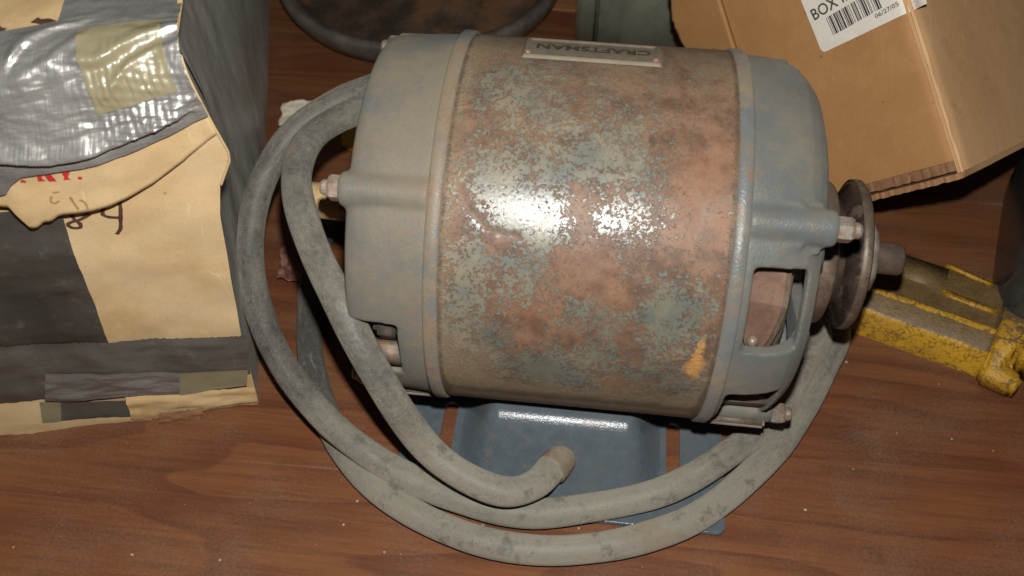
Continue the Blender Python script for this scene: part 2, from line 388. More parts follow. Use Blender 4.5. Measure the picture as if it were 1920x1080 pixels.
def mat_yellow():
    k = Mat('worn_yellow_paint'); a = k.attr('wear')
    n1 = k.noise(5, 5, .7, k.vec((.6, 1, 1))); n2 = k.noise(1.6, 3, .7); n3 = k.noise(30, 3)
    f = k.math('ADD', a, k.math('MULTIPLY_ADD', k.math('SUBTRACT', n1, .5), .8, k.math('MULTIPLY', k.math('SUBTRACT', n2, .5), .8)))
    w = k.ss(f, .42, .58)
    yel = k.mix(k.ss(n3, .35, .65), (.46, .26, .016), (.38, .205, .018))
    brn = k.mix(k.ss(n2, .35, .7), (.120, .078, .032), (.180, .118, .052))
    c = k.mix(w, yel, brn)
    c = k.mix(k.math('MULTIPLY', k.ss(k.math('MULTIPLY_ADD', n2, .6, k.math('MULTIPLY', n1, .4)), .52, .60), .65), c, (.075, .045, .015))
    wv = k.new('ShaderNodeVectorMath', operation='MULTIPLY_ADD'); k.t.links.new(k.noise(4, 3, .6, None, 0, True), wv.inputs[0]); wv.inputs[1].default_value = (.004, .004, .004); k.t.links.new(k.tc.outputs['Object'], wv.inputs[2])
    ck = k.math('MULTIPLY', k.ss(k.voro(4.2, 'DISTANCE_TO_EDGE', wv.outputs[0]), .10, .02), k.ss(n1, .40, .55))
    c = k.mix(k.math('MULTIPLY', ck, .7), c, (.10, .058, .016))
    k.bump(n2, .5, .6); k.bump(n1, .6, .4)
    return k.out(c, .5, 0, .4)
M['yellow'] = mat_yellow()

# ------------------------------------------------------------------ floor
def slab(name, x0, x1, y0, y1, z, t, mat):
    o = frombm(name, bmx([boxgeo(((x0+x1)/2, (y0+y1)/2, z-t/2), (x1-x0, y1-y0, t))]), mat, None, False)
    o['kind'] = 'structure'; return o
slab('plywood_floor', -900, 900, -600, 337, 0, 18, M['floor'])
slab('floor_board', -900, 900, 338.5, 1000, .6, 18, M['board'])

# ------------------------------------------------------------------ the motor
motor = empty('electric_motor', (0, 0, 0), 'rusty blue-grey electric motor with pulley, ringed by its own thick grey cord', 'motor')
def build_shell():
    R = 82.0; nx, na = 230, 720
    xs = np.linspace(-55.5, 55.5, nx); th = np.linspace(-180, 180, na, endpoint=False)
    X, T = np.meshgrid(xs, th, indexing='ij')
    def blobs(lst):
        A = np.zeros_like(X)
        for cx, cy, rx, ry, w in lst:
            x, t = cyl((cx, cy), R); sx = rx/4.8
            x2, t2 = cyl((cx, cy+ry*.5), R); x3, t3 = cyl((cx, cy-ry*.5), R)
            st = max(abs(t2-t3), 3.0)
            A += w*np.exp(-((X-x)/sx)**2 - ((T-t)/st)**2)
        return A
    paint = .345 + .54*blobs([(940,160,60,50,.5),(1010,210,80,40,.25),(1080,270,80,60,.45),(1160,250,60,50,.25),(1010,130,60,25,.25),(930,330,55,60,.75),(965,400,65,45,.7),
        (1035,425,60,45,.75),(1030,345,55,45,.35),(1165,425,60,36,.5),(1120,325,35,50,.5),(1190,330,50,60,.35),(990,490,75,35,.6),(880,480,40,50,.5),(865,560,40,50,.6),(855,620,30,50,.4),
        (960,550,60,35,.4),(1180,505,40,30,.4),(1200,590,50,35,.6),(1270,560,60,45,.7),(1265,620,50,35,.6),(1090,580,55,28,.55),(1000,690,70,35,.8),(915,640,35,28,.7),
        (1130,665,50,35,.6),(1235,700,60,35,.6),(1060,715,60,25,.6),(1290,740,40,25,.4),(1240,440,40,40,.2),
        (1060,505,45,50,-.7),(1085,385,26,45,-.55),(1205,470,55,40,-.4),(1320,420,55,110,-.6),(1335,250,55,110,-.6),(855,260,25,60,-.35),(865,400,18,50,-.6),(940,455,30,18,-.8),
        (1150,555,50,30,-.6),(1000,620,60,30,-.5),(1180,625,28,50,-.55),(1240,170,90,45,-.3),(900,100,60,30,-.2),(1130,520,40,40,-.4),(1100,430,16,40,-.5)])
    dust = .27 + .75/(1+np.exp((T+10)/2.4)) + .35/(1+np.exp(-(T-86)/9)) + .35*np.exp(-((X+56)/7)**2) + blobs([(870,680,60,50,.5),(1330,740,40,50,.2),(1050,240,200,90,.12)])
    ochre = blobs([(1300,690,22,26,1.0),(1315,650,14,26,.6),(1240,210,12,10,.3)])
    blue = blobs([(1000,690,70,40,.9),(915,640,40,30,.7),(1235,710,60,40,.9),(1130,660,50,40,.6),(1270,570,60,50,.5),(1060,590,60,40,.5),(1200,600,50,30,.5)])
    scr = np.zeros_like(X)
    grime = .75*np.exp(-((T+19)/4.5)**2) + .8*np.exp(-((X-54)/2.2)**2) + .8*np.exp(-((X+54)/2.2)**2) + blobs([(1000,720,120,18,.5),(1220,740,110,18,.6),(1225,265,12,12,.9),(1080,200,60,20,.3),(1330,330,25,90,.3)])
    pts = [cyl(p, R) for p in [(858,345),(866,370),(880,392),(898,412),(915,432),(940,440),(968,442)]]
    for (x0, t0), (x1, t1) in zip(pts[:-1], pts[1:]):
        for k in np.linspace(0, 1, 8):
            scr = np.maximum(scr, np.exp(-((X-(x0+(x1-x0)*k))/1.3)**2-((T-(t0+(t1-t0)*k))/.9)**2))
    rr = R + .25*np.sin(np.radians(T*3)+X*.02) - .22*scr
    Tr = np.radians(T)
    co = np.stack([X, -rr*np.cos(Tr), HA+rr*np.sin(Tr)], -1).reshape(-1, 3)*S
    i, j = np.meshgrid(np.arange(nx-1), np.arange(na), indexing='ij'); j2 = (j+1) % na
    fs = np.stack([i*na+j, (i+1)*na+j, (i+1)*na+j2, i*na+j2], -1).reshape(-1, 4)
    me = bpy.data.meshes.new('shell'); me.from_pydata(co.tolist(), [], fs.tolist()); me.update()
    for nm, A in (('paint', paint), ('dust', dust), ('ochre', np.clip(ochre, 0, 1)), ('blue', np.clip(blue, 0, .9)), ('scratch', np.clip(scr*.8, 0, 1)), ('grime', grime)):
        at = me.attributes.new(nm, 'FLOAT', 'POINT'); at.data.foreach_set('value', A.astype(np.float32).ravel())
    return finish('shell', me, M['shell'], motor)
shell = build_shell()
for s in (-1, 1):
    pr = [(s*x, r) for x, r in ((54.6, 81), (54.4, 82.6), (55.0, 83.2), (59.2, 83.3), (60.2, 82.6), (60.4, 80))]
    frombm('rim_band', bmx([lathe_x(pr, 160)]), M['band'], motor)

BA = [49.2+90*k for k in range(4)]
def shield(s, prof, cuts, x1s, extra, mat):
    body = lathe_x([(s*x, r) for x, r in prof], 160, True)
    adds = []
    for a in BA:
        x1 = x1s[BA.index(a)]
        p = CX(0, 75.8, a)
        rk = .72 if a == BA[3] else 1.0
        pr = [(s*x, r*rk) for x, r in ((60, .1), (60, 8.2), (70, 7.6), (x1-1.2, 7.0), (x1, 6.0), (x1, .1))]
        adds.append(lathe_x(pr, 24, False, p.y, p.z))
        BA[3]
        if a > 300: adds.append(sector(s*80, s*(x1-1), 70, 78, a-5, a+4)); continue
        w = 6.5
        adds.append(sector(s*61, s*min(x1-3, 80), 70, 80.2, a-w, a+w)); adds.append(sector(s*61, s*min(x1-4, 87.5), 66, 76.8, a-w-1, a+w+1))
    return cast('end_shield', body, cuts, adds+extra, mat, motor, 1.0, 4)
profR = [(58, 81.3), (62, 81.2), (72, 80.4), (78, 79), (83, 77), (87, 73.5), (90.2, 69.5), (92.2, 64), (93.2, 55), (94, 24), (103, 19), (103, 9),
         (88, 9), (88, 55), (86.5, 62), (84, 67), (80, 71.5), (74, 74.5), (58, 75.5)]
cutsR = [sector(63.6, 84.5, 58, 99, 11.5, 37.2), sector(62.5, 84, 58, 99, -46.5, -7.0), sector(62, 84, 58, 99, -78, -54), sector(63, 84, 60, 99, 226, 300)]
for (a0, a1) in ((12, 38), (-30, -6), (-75, -50)):
    cutsR.append(sector(76, 100, 30, 68.5, a0, a1))
lugR = [sector(62, 92, 72, 86, -47, -36, 6)]
shR = shield(1, profR, cutsR, [92.6, 84.5, 84, 90], [], M['shield_r'])
profL = [(58, 81.3), (62, 81.2), (74, 80.4), (83, 79.8), (88.5, 78.8), (91.4, 77), (92.8, 73.5), (93.2, 66), (93.4, 26), (100, 20), (100, 10), (86, 10), (86, 60), (85, 68), (82, 73), (74, 75), (58, 75.5)]
cutsL = [sector(-90, -71, 60, 99, -13, 9.5), sector(-88, -70, 60, 99, -70, -54), sector(-96, -80, 30, 66, -20, 10)]
shL = shield(-1, profL, cutsL, [95, 93.6, 93, 93], [], M['shield'])
# flat-bottomed foot lugs cast beside the lower bolts
for s in (-1, 1):
    g = sector(s*60.6, s*87, 78, 83.4, -47.5, -37.5, 8)
    bm = bmx([g]); bmesh.ops.bevel(bm, geom=bm.edges[:], offset=1.2, segments=2, affect='EDGES')
    frombm('foot_lug', bm, M['lug'], motor)
# what shows through the ventilation windows
frombm('baffle', bmx([lathe_x([(58, 62), (66, 63), (74, 62), (79, 60)], 120)]), M['inner'], motor)
frombm('inner_rib', bmx([sector(62, 84, 64, 74.0, -48, -24, 8)]), M['lug'], motor)
def on_cyl(px, R_): x, t = cyl(px, R_); return CX(x, R_, t)
for nm, R_, off, mm in (('fibre_board', 67.5, 0, M['baffle']), ('fibre_backing', 66.2, 9, M['pulley'])):
    ol = [(1380, 500), (1476, 500), (1474, 540), (1467, 575), (1455, 610), (1440, 638), (1426, 657), (1414, 664), (1403, 658), (1396, 644), (1390, 620), (1380, 560)]
    top = [on_cyl((a+(off if a > 1400 else 0), b+off*.3), R_) for a, b in ol]; bot = [on_cyl((a+(off if a > 1400 else 0), b+off*.3), R_-1.2) for a, b in ol]; n_ = len(ol)
    mesh(nm, top+bot, [tuple(range(n_)), tuple(range(2*n_-1, n_-1, -1))]+[(i, (i+1) % n_, n_+(i+1) % n_, n_+i) for i in range(n_)], mm, motor, False)
frombm('inner_cap', bmx([lathe_x([(70, 64), (78, 63), (83, 58), (86, 45), (87.4, 22), (87.4, 4)], 96)]), M['inner'], motor)
bm = bmesh.new(); bmesh.ops.create_uvsphere(bm, u_segments=16, v_segments=10, radius=2.4)
q = on_cyl((1411, 640), 68.0)
for v in bm.verts: v.co = v.co + q
frombm('rivet', bm, M['nut'], motor)
frombm('baffle', bmx([lathe_x([(-58, 64), (-68, 66), (-78, 66), (-82, 60), (-85, 40), (-85, 6)], 96)]), M['lug'], motor)
b = boxgeo(CX(-77, 70, 2), (11, 10, 12), Matrix.Rotation(math.radians(25), 3, 'X')); bm = bmx([b]); bmesh.ops.bevel(bm, geom=bm.edges[:], offset=2, segments=3, affect='EDGES')
frombm('terminal_block', bm, M['dark'], motor)
b = boxgeo(CX(-78, 74, -9), (20, 8, 11), Matrix.Rotation(math.radians(-8), 3, 'X')); bm = bmx([b]); bmesh.ops.bevel(bm, geom=bm.edges[:], offset=1.5, segments=3, affect='EDGES')
frombm('inner_bracket', bm, M['lug'], motor)

def droop(g): vs, fs = g; return [(v[0], v[1], v[2]-.022*v[0]-(1.0 if v[0] > 90 else 0)) for v in vs], fs
def hexnut(x0, s, a, L, rad, mat):
    p = CX(0, 76.2, a); bm = bmesh.new()
    pr = [(x0, rad*.9), (x0+s*.7, rad), (x0+s*(L-1.2), rad), (x0+s*L, rad*.86), (x0+s*L, .1)]
    bm_add(bm, *lathe_x(pr, 6, False, p.y, p.z))
    bm_add(bm, *lathe_x([(x0+s*(L-.2), 3.1), (x0+s*(L+2.0), 3.1), (x0+s*(L+3.0), 2.4), (x0+s*(L+3.4), .1)], 16, False, p.y, p.z))
    bmesh.ops.bevel(bm, geom=[e for e in bm.edges if e.calc_length() > 2.5 and len(e.link_faces) == 2 and e.calc_face_angle(0) > .5], offset=.35, segments=1, affect='EDGES')
    return frombm('bolt_nut', bm, mat, motor, False)
for i, a in enumerate(BA):
    hexnut([92.4, 83.5, 84, 89.8][i], 1, a, 6.2 if i != 1 else 3.5, 5.0, M['nut'])
    hexnut(-[94.6, 93.4, 93, 93][i], -1, a, 5.0, 5.2, M['nut_old'] if i == 0 else M['nut'])
shaft = frombm('shaft', bmx([droop(lathe_x([(-136, .1), (-136, 7), (-135, 8), (-80, 8), (-80, 7.2), (80, 7.2), (141.3, 7.2), (142.4, 6.4), (142.6, .1)], 40))]), M['shaft'], motor)
frombm('paper_wrap', bmx([droop(lathe_x([(-129.5, 8), (-129.3, 8.4), (-112, 8.5), (-111.7, 8)], 40))]), M['wrap'], shaft)
pul = frombm('pulley', bmx([droop(lathe_x([(98, 9), (98, 29), (99, 31.4), (100, 32), (105.6, 32.2), (106.8, 31.4), (109, 24.6), (111.8, 24), (112, 20)], 120))]), M['pulley'], motor)
frombm('groove_wall', bmx([droop(lathe_x([(111, 22), (111.6, 24), (113.4, 28.6), (116.2, 33.3), (116.6, 33.3), (116.9, 27), (116.9, 10)], 120))]), M['grease'], pul)
frombm('flange', bmx([droop(lathe_x([(115.9, 33.2), (116.3, 33.8), (119.4, 33.8), (120.4, 32.8), (120.6, 14)], 120))]), M['pulley_face'], pul)
hubp = [(120.0, 16.6), (121.0, 17.7), (125.5, 17.4), (128.2, 15.6), (129, 13), (129, 7)]
vs, fs = lathe_x(hubp, 60)
vs = [Vector((v[0]+.5*nz(v, .22), v[1]*(1+.03*nz(v, .15)), HA+(v[2]-HA)*(1+.03*nz(v, .15)))) for v in vs]
frombm('hub_nut', bmx([droop((vs, fs))]), M['hub'], pul)

# nameplate: an embossed strip, its lettering upside down to the camera
x0, x1, t0, t1 = -32.0, 25.0, 97.0, 113.0
def plate_pt(u, v, h):
    return CX(x0+(x1-x0)*u, 82.3+h, t0+(t1-t0)*v)
def pf(u, v):
    w, l = v*23, u*57
    d = min(l, 57-l, w, 23-w)
    h = max(0, min(1, (d-.2)/.9))*1.2 if d < 2.2 else 1.2-min(1, (d-2.2)/1.0)*.8
    return plate_pt(u, v, h)
vs, fs = grid(120, 50, pf)
plate = frombm('nameplate', bmx([(vs, fs)]), M['plate'], motor)
def text_geo(body, size, font_bold=0.0):
    cu = bpy.data.curves.new('t', 'FONT'); cu.body = body; cu.size = 1; cu.align_x = 'LEFT'; cu.resolution_u = 3; cu.offset = font_bold
    o = bpy.data.objects.new('t', cu); COL.objects.link(o)
    dg = bpy.context.evaluated_depsgraph_get(); dg.update()
    me = bpy.data.meshes.new_from_object(o.evaluated_get(dg))
    vs = [(v.co.x*size, v.co.y*size) for v in me.vertices]; fs = [tuple(p.vertices) for p in me.polygons]
    bpy.data.objects.remove(o); bpy.data.meshes.remove(me); bpy.data.curves.remove(cu)
    return vs, fs
tv, tf = text_geo('CRAFTSMAN', 1.0, .03)
mx = max(v[0] for v in tv)
lv = [CX(20.5-47*v[0]/mx, 82.3+.75, 106.8-v[1]*5.4) for v in tv]
mesh('lettering', lv, tf, M['letter'], plate, False)
for xx, mm in ((22.4, M['leaf']), (-29.6, M['nut'])):
    bm = bmesh.new(); bmesh.ops.create_uvsphere(bm, u_segments=14, v_segments=8, radius=1.9)
    q = CX(xx, 82.4, 100)
    for v in bm.verts: v.co = v.co+q
    frombm('rivet', bm, mm, plate)

# pressed-steel mounting base with two slotted feet
def build_base():
    out = []
    for cx, cy, a0 in ((72, -92, 270), (72, 44, 0), (-76, 44, 90), (-76, -92, 180)):
        for k in range(6): a = math.radians(a0+18*k); out.append((cx+4*math.cos(a), cy+4*math.sin(a)))
    bm = bmesh.new(); vs = [bm.verts.new((x, y, 1.6)) for x, y in out]; f = bm.faces.new(vs)
    r = bmesh.ops.extrude_face_region(bm, geom=[f])
    for e in r['geom']:
        if isinstance(e, bmesh.types.BMVert): e.co.z += 2.6
    base = frombm('mounting_base', bm, M['base'], motor, False)
    tmp = []
    for x in (-59, 52.2):
        b2 = bmesh.new(); ol = [(x+3.3*math.cos(math.radians(a)), y+3.3*math.sin(math.radians(a))) for y, a0 in ((-41, 0), (-76, 180)) for a in range(a0, a0+181, 20)]
        vs = [b2.verts.new((px, py, -3)) for px, py in ol]; f = b2.faces.new(vs)
        for e in bmesh.ops.extrude_face_region(b2, geom=[f])['geom']:
            if isinstance(e, bmesh.types.BMVert): e.co.z += 12
        tmp.append(frombm('cutter', b2, None, motor))
    for k in tmp:
        m = base.modifiers.new('cut', 'BOOLEAN'); m.operation = 'DIFFERENCE'; m.solver = 'EXACT'; m.object = k
    m = base.modifiers.new('b', 'BEVEL'); m.width = .3*S; m.segments = 2; m.limit_method = 'ANGLE'; m.angle_limit = .9
    bake(base); base.data.materials.clear(); base.data.materials.append(M['base'])
    base.data.polygons.foreach_set('use_smooth', [False]*len(base.data.polygons))
    for k in tmp: bpy.data.objects.remove(k)
    # raised box of the pressing
    def pan(a, b):
        x = -54.6+103*a; y = -95.6+130*b
        u = max(0, (-32-x)/22.6, (x-27)/21.4); v = max(0, (-62-y)/33.6); d = min(1, math.hypot(u, v))
        return Vector((x, y, 3.0+37*(.5+.5*math.cos(math.pi*d))))
    vs, fs = grid(130, 110, pan)
    mesh('raised_pan', vs, fs, M['base'], base)
    return base
base = build_base()
# saddle between shell and base
frombm('saddle', bmx([sector(-40, 38, 79.5, 82.4, -118, -62, 20)]), M['base'], motor)

# ------------------------------------------------------------------ the cord, one long flex
def pz(px, z): return onz(px, z)
cp = [Vector((-2, -58, 21)), Vector((-2, -74, 21.5)), pz((1044, 869), 23), pz((1004, 908), 25), pz((940, 920), 27), pz((860, 886), 31), pz((785, 822), 44), pz((708, 706), 84), pz((640, 582), 108),
      pz((590, 472), 116), pz((562, 388), 117), pz((555, 325), 116), pz((574, 270), 113), pz((618, 232), 109), pz((690, 205), 104),
      Vector((-84, 102, 88)), Vector((-20, 118, 62)), Vector((60, 100, 40)), Vector((112, 66, 27)), pz((1534, 622), 14), pz((1505, 690), 12.5),
      pz((1455, 785), 11.5), pz((1380, 842), 12), pz((1280, 902), 12.5), pz((1150, 946), 9.5), pz((1000, 962), 8), pz((860, 934), 9), pz((745, 885), 13), pz((650, 822), 21), pz((565, 732), 30), pz((505, 630), 40),
      pz((474, 520), 54), pz((472, 425), 68), pz((496, 335), 84), pz((545, 255), 97), pz((610, 203), 104), pz((690, 168), 106),
      Vector((-70, 132, 92)), Vector((0, 140, 62)), Vector((80, 112, 34)), Vector((126, 66, 16)), pz((1570, 612), 7.2), pz((1545, 690), 7.2), pz((1493, 790), 7.2), pz((1415, 885), 7.2), pz((1305, 968), 7.2), pz((1180, 1016), 7.2),
      pz((1030, 1032), 7.2), pz((885, 1010), 7.2), pz((765, 957), 7.2), pz((672, 880), 7.2), pz((612, 780), 7.2), pz((585, 680), 7.2), pz((580, 580), 7.5), pz((592, 490), 8), pz((625, 410), 10), Vector((-120, 95, 12)), Vector((-90, 120, 9))]
path = catmull(cp, 14)
path = [p + Vector((fbm(p, .02, 2), fbm(p+Vector((50, 0, 0)), .02, 2), 0))*.8 for p in path]
vs, fs = tube(path, lambda t: 6.85+.14*math.sin(t*190)+.08*math.sin(t*73), 18)
co = mesh('power_cord', vs, fs, M['cord'], motor, True, 'thick dusty grey rubber cord looped round the motor')
acc = 0.0; al = []; dd = []
for i_, p in enumerate(path):
    if i_: acc += (p-path[i_-1]).length
    al += [acc*S]*18; kz = .5+.5*math.tanh((p.z-46)/22); dd += [(.5+.5*math.tanh((-p.y-62)/22))*(1-kz)+.42*kz+(.45 if False else .0)+.5*max(0, min(1, (p.x-70)/40))*max(0, min(1, (60-p.y)/30))*(1-(.5+.5*math.tanh((-p.y-62)/22)))]*18
for nm, A in (('along', al), ('rx', [7*S*math.cos(2*math.pi*k/18) for k in range(18)]*len(path)), ('rz', [7*S*math.sin(2*math.pi*k/18) for k in range(18)]*len(path)), ('dusty', dd)):
    co.data.attributes.new(nm, 'FLOAT', 'POINT').data.foreach_set('value', A)
e = catmull([Vector((-2, -60, 21)), Vector((-2, -74, 21.5)), pz((1044, 869), 23), pz((1033, 881), 23.6)], 6)
frombm('cord_sleeve', bmx([tube(e, lambda t: 7.9-.3*t, 20)]), M['inner'], motor)

# ------------------------------------------------------------------ taped carton on the left
P0 = onz((485, 755), 0); P1 = onz((0, 812), 0); D = (P0-P1).normalized(); NF = Vector((D.y, -D.x, 0)); E3 = -NF
BH = 208.0
def lean(z): return float(np.interp(z, [0, 55, 80, 131, 146, 158, 163, 190, 212], [0, 2.1, 4.1, 8.6, 11.8, 17.6, 18.2, 13.2, 8.7]))
def fr(u, z, off=0.0, b=0.0): return P0 + D*(u+lean(z)*max(0, 1+u/60)) + NF*off + E3*b + Vector((0, 0, z))
box1 = empty('taped_carton', (P0.x-60, P0.y+60, 0), 'worn tan carton patched with silver and black tape, left of the motor', 'carton')
def wr(p, a, s=.03): return a*fbm(p, s, 3)
def front_pt(u, z, off):
    # front panel wraps over a rounded top edge
    Rr = 13
    if z <= BH-Rr: p = fr(u, z, off)
    else:
        a = (z-(BH-Rr))/Rr
        if a <= math.pi/2:
            p = fr(u, BH-Rr+(Rr+off)*math.sin(a), off+(Rr+off)*(math.cos(a)-1))
        else:
            p = fr(u, BH+off, -Rr-(a-math.pi/2)*Rr)
    q = p + NF*wr(Vector((u, z, 0)), 1.5)
    return q
vs, fs = grid(80, 110, lambda s, t: front_pt(-230+230*s, t*(BH+170), 0))
frombm('front_panel', bmx([(vs, fs)]), M['tan'], box1)
def side_pt(s, t):
    b = s**1.3*420; z = t*(BH-2)
    lp = lean(z)*(1-min(b/90, 1))
    p = P0 + D*(lp - .4) + E3*(b+.5) + Vector((0, 0, z))
    p = p - D*22*(z/BH)**1.6*min(1, b/160)
    return p + D*((2.6*fbm(Vector((0, b*.5, z*.5)), .016, 2)+.45*fbm(Vector((0, b*1.5, z*.6)), .04, 2))*min(1, b/18)*min(1, z/25))
vs, fs = grid(90, 60, side_pt)
frombm('side_panel', bmx([(vs, fs)]), M['wrap_side'], box1, True, 'side wrapped in dull grey plastic')
bk = [fr(-230, 0, 0, 1), fr(-230, BH-3, 0, 1), fr(-230, BH-3, 0, 420), fr(-230, 0, 0, 420), fr(-1, 0, 0, 420), fr(-1, BH-3, 0, 420)]
mesh('back_panel', bk, [(0, 1, 2, 3), (3, 2, 5, 4)], M['tan'], box1, False)
tp = [fr(-230, BH-.6, 0, 60), fr(-6, BH-.6, 0, 60), fr(-20, BH-2, 0, 420), fr(-230, BH-.6, 0, 420)]
mesh('top_panel', tp, [(0, 1, 2, 3)], M['tan'], box1, False)
def front_uz(px, off=0.0):
    p = onp(px, P0+NF*off, NF); z = p.z
    U = (p-P0).dot(D); L_ = lean(z); u = (U-L_)/(1+L_/60)
    return (u if u > -60 else U), z
def patch(name, quad, mat, off, nu=24, nv=14, amp=.5, fs_=.05, lab=None, rag=0.0, surf=None):
    q = [front_uz(p, off) if surf is None else p for p in quad]
    def f(s, t):
        u = (q[0][0]*(1-s)+q[1][0]*s)*(1-t)+(q[3][0]*(1-s)+q[2][0]*s)*t
        z = (q[0][1]*(1-s)+q[1][1]*s)*(1-t)+(q[3][1]*(1-s)+q[2][1]*s)*t
        e = min(t, 1-t)
        if rag and (t == 0 or t == 1): z += rag*nz((u*.9, t*9, 0), 1)+rag*.6*nz((u*.25, t*5, 3), 1)
        if rag and (s == 0 or s == 1): u += rag*nz((z*.9, s*9, 0), 1)
        return front_pt(u, z, off+.25+amp*(.5+.5*fbm(Vector((u*.55, z*1.7, off*7)), fs_, 4))*min(1, e*6)+.25*max(0, 1-e*14))
    vs, fs = grid(nu, nv, f)
    return frombm(name, bmx([(vs, fs)]), mat, box1, True, lab)
patch('tape_strip', [(-60, 400), (112, 385), (212, 655), (-60, 662)], M['black_tape'], .8, 90, 60, 3.2, .03, 'broad black plastic tape patch')
patch('tape_strip', [(-60, 652), (462, 626), (470, 698), (-60, 764)], M['grey_tape'], 2.0, 110, 34, 1.8, .05, 'charcoal tape band round the base', .8)
patch('tape_strip', [(85, 700), (337, 697), (337, 736), (85, 752)], M['sheen'], 3.6, 80, 30, 2.0, .10, 'paler patch painted as the sheen on the charcoal tape')
patch('tape_strip', [(335, 697), (465, 692), (463, 722), (338, 738)], M['olive'], 3.0, 24, 10, .4, .06, 'yellowed clear tape')
patch('tape_strip', [(112, 752), (240, 748), (247, 790), (114, 797)], M['grey_tape'], .9, 20, 8, .4)
patch('tape_strip', [(74, 754), (114, 752), (116, 800), (84, 803)], M['olive'], 1.2, 10, 8, .3)
patch('loose_paper', [(236, 742), (478, 725), (484, 757), (250, 786)], M['flapcard'], 2.2, 40, 12, 2.6, .12, 'wrinkled torn paper at the bottom edge', 1.5)
patch('torn_edge', [(298, 771), (382, 762), (374, 789), (300, 790)], M['torn'], 5.0, 24, 8, 2.0, .3, 'torn brown fibre', 1.6)
patch('bottom_flap', [(-40, 800), (285, 776), (285, 790), (-40, 818)], M['flapcard'], 1.6, 24, 5, .6, .08, None, .8)

# the folded-over top flap with its silver tape
FB = [(-40, 372), (0, 385), (18, 384), (38, 402), (60, 423), (72, 420), (84, 408), (96, 409), (111, 397), (140, 394), (170, 390), (237, 374), (285, 352), (350, 307), (385, 283), (410, 262)]
fb = [front_uz(p, 6) for p in FB]
def flap_bottom(u):
    if u <= fb[0][0]: return fb[0][1]
    for a, b in zip(fb[:-1], fb[1:]):
        if u <= b[0]: k = (u-a[0])/max(b[0]-a[0], 1e-6); return a[1]+(b[1]-a[1])*k
    return fb[-1][1]
ZT = BH+95.0
def flap_u(s, z): return -130+130*s
def flap_off(u, z):
    k = max(0, min(1, (BH-z)/60)); r = 1-.96*max(0, min(1, (u+34)/30))
    return .7+(1.8+5.5*k + 2.0*math.exp(-((z-178)/14)**2))*r
def flap(s, t, extra=0.0, amp=1.0):
    u0 = flap_u(s, 165); zb = flap_bottom(u0)
    z = zb+(ZT-zb)*t
    u = flap_u(s, z)
    p = front_pt(u, z, flap_off(u, z)+extra+amp*1.2*fbm(Vector((u, z, 5)), .035, 3))
    return p
flap_o = mesh('top_flap', *grid(130, 90, flap), M['flapcard'], box1, True, 'torn tan flap folded down over the front')
m = flap_o.modifiers.new('thick', 'SOLIDIFY'); m.thickness = .9*S; m.offset = -1
fe = [front_pt(.3, z, .2) for z in np.linspace(146, 206, 60)]
frombm('panel_edge', bmx([tube(fe, .5, 6)]), M['flapcard'], box1)
# tape over the flap: band limits in height above the floor, from left to right
def inv_z(px): return front_uz(px, 7)
def band_lim(pts):
    q = sorted(inv_z(p) for p in pts)
    return lambda u: float(np.interp(u, [a for a, b in q], [b for a, b in q]))
lo0 = band_lim([(-30, 374), (0, 368), (18, 362), (30, 344), (46, 330), (80, 324), (160, 312), (240, 295), (320, 268), (400, 232)])
lo = lambda u: lo0(u)+2.0
hi = band_lim([(-40, 215), (0, 205), (80, 168), (160, 120)])
RID = []
for pts, w, am in (([(-30, 280), (0, 283), (100, 284), (180, 270), (260, 246), (350, 214)], 2.6, 5.0), ([(-30, 290), (0, 295), (100, 296), (180, 282), (260, 258), (350, 226)], 1.8, -.8),
                   ([(8, 160), (30, 128), (70, 104), (140, 76)], 2.6, 1.9), ([(120, 150), (180, 150), (235, 125), (325, 92)], 1.5, 1.7), ([(60, 200), (150, 168), (215, 150), (330, 104)], 2.2, -1.3),
                   ([(200, 185), (240, 150), (290, 128), (345, 118)], 1.2, 1.2), ([(20, 180), (90, 150), (150, 110)], 2.0, 1.2), ([(90, 250), (200, 232), (300, 208), (370, 190)], 1.3, .7)):
    q = sorted(inv_z(p) for p in pts); RID.append(([a for a, b in q], [b for a, b in q], w, am))
def wrinkle(u, z):
    a = 0.0
    for us, zs, w, am in RID:
        if us[0]-3 < u < us[-1]+3:
            zc = float(np.interp(u, us, zs)); e = min(1, (u-us[0]+3)/6, (us[-1]+3-u)/6)
            dz = z-zc; a += am*e*math.exp(-(dz/((w*1.7 if dz > 0 else w*.55) if am > 1.4 else w))**2)
    k = math.exp(-((u+14)/15)**2-((z-190)/14)**2)
    a += k*(.28*math.sin(u*2.7+2.5*nz((u, z, 1), .12))+.75*nz((u*.8, z*.22, 2), 1)+.45*nz((u*.2, z*1.1, 6), 1)+.22*math.sin(z*2.3+u*.4+2*nz((u, z, 3), .15)))
    return a + .45*fbm(Vector((u, z*2, 0)), .16, 3)
def tape_fn(u0, u1, zlo, zhi, extra, wk):
    def f(s, t):
        u = u0+(u1-u0)*s; a = zlo(u); b = zhi(u); z = a+(b-a)*t
        e = min(1, 8*min(t, 1-t)); e = max(e, .0)
        p = front_pt(u, z, flap_off(u, z)+extra+1.2*fbm(Vector((u, z, 5)), .035, 3)+wk*e*wrinkle(u, z)); return p
    return f
top_lim = lambda u: 228+.25*(u+60)*.6
mesh('tape_strip', *grid(220, 190, tape_fn(-128, 1.2, lo, lambda u: 216+.26*(u+60), 2.6, .9)), M['silver'], box1, True, 'wrinkled silver cloth tape over the flap')
mesh('tape_strip', *grid(50, 40, tape_fn(-28, -3.5, lambda u: 196+.20*u, lambda u: 219+.12*u, 3.0, .9)), M['olive'], box1, True, 'yellowed clear tape patch')
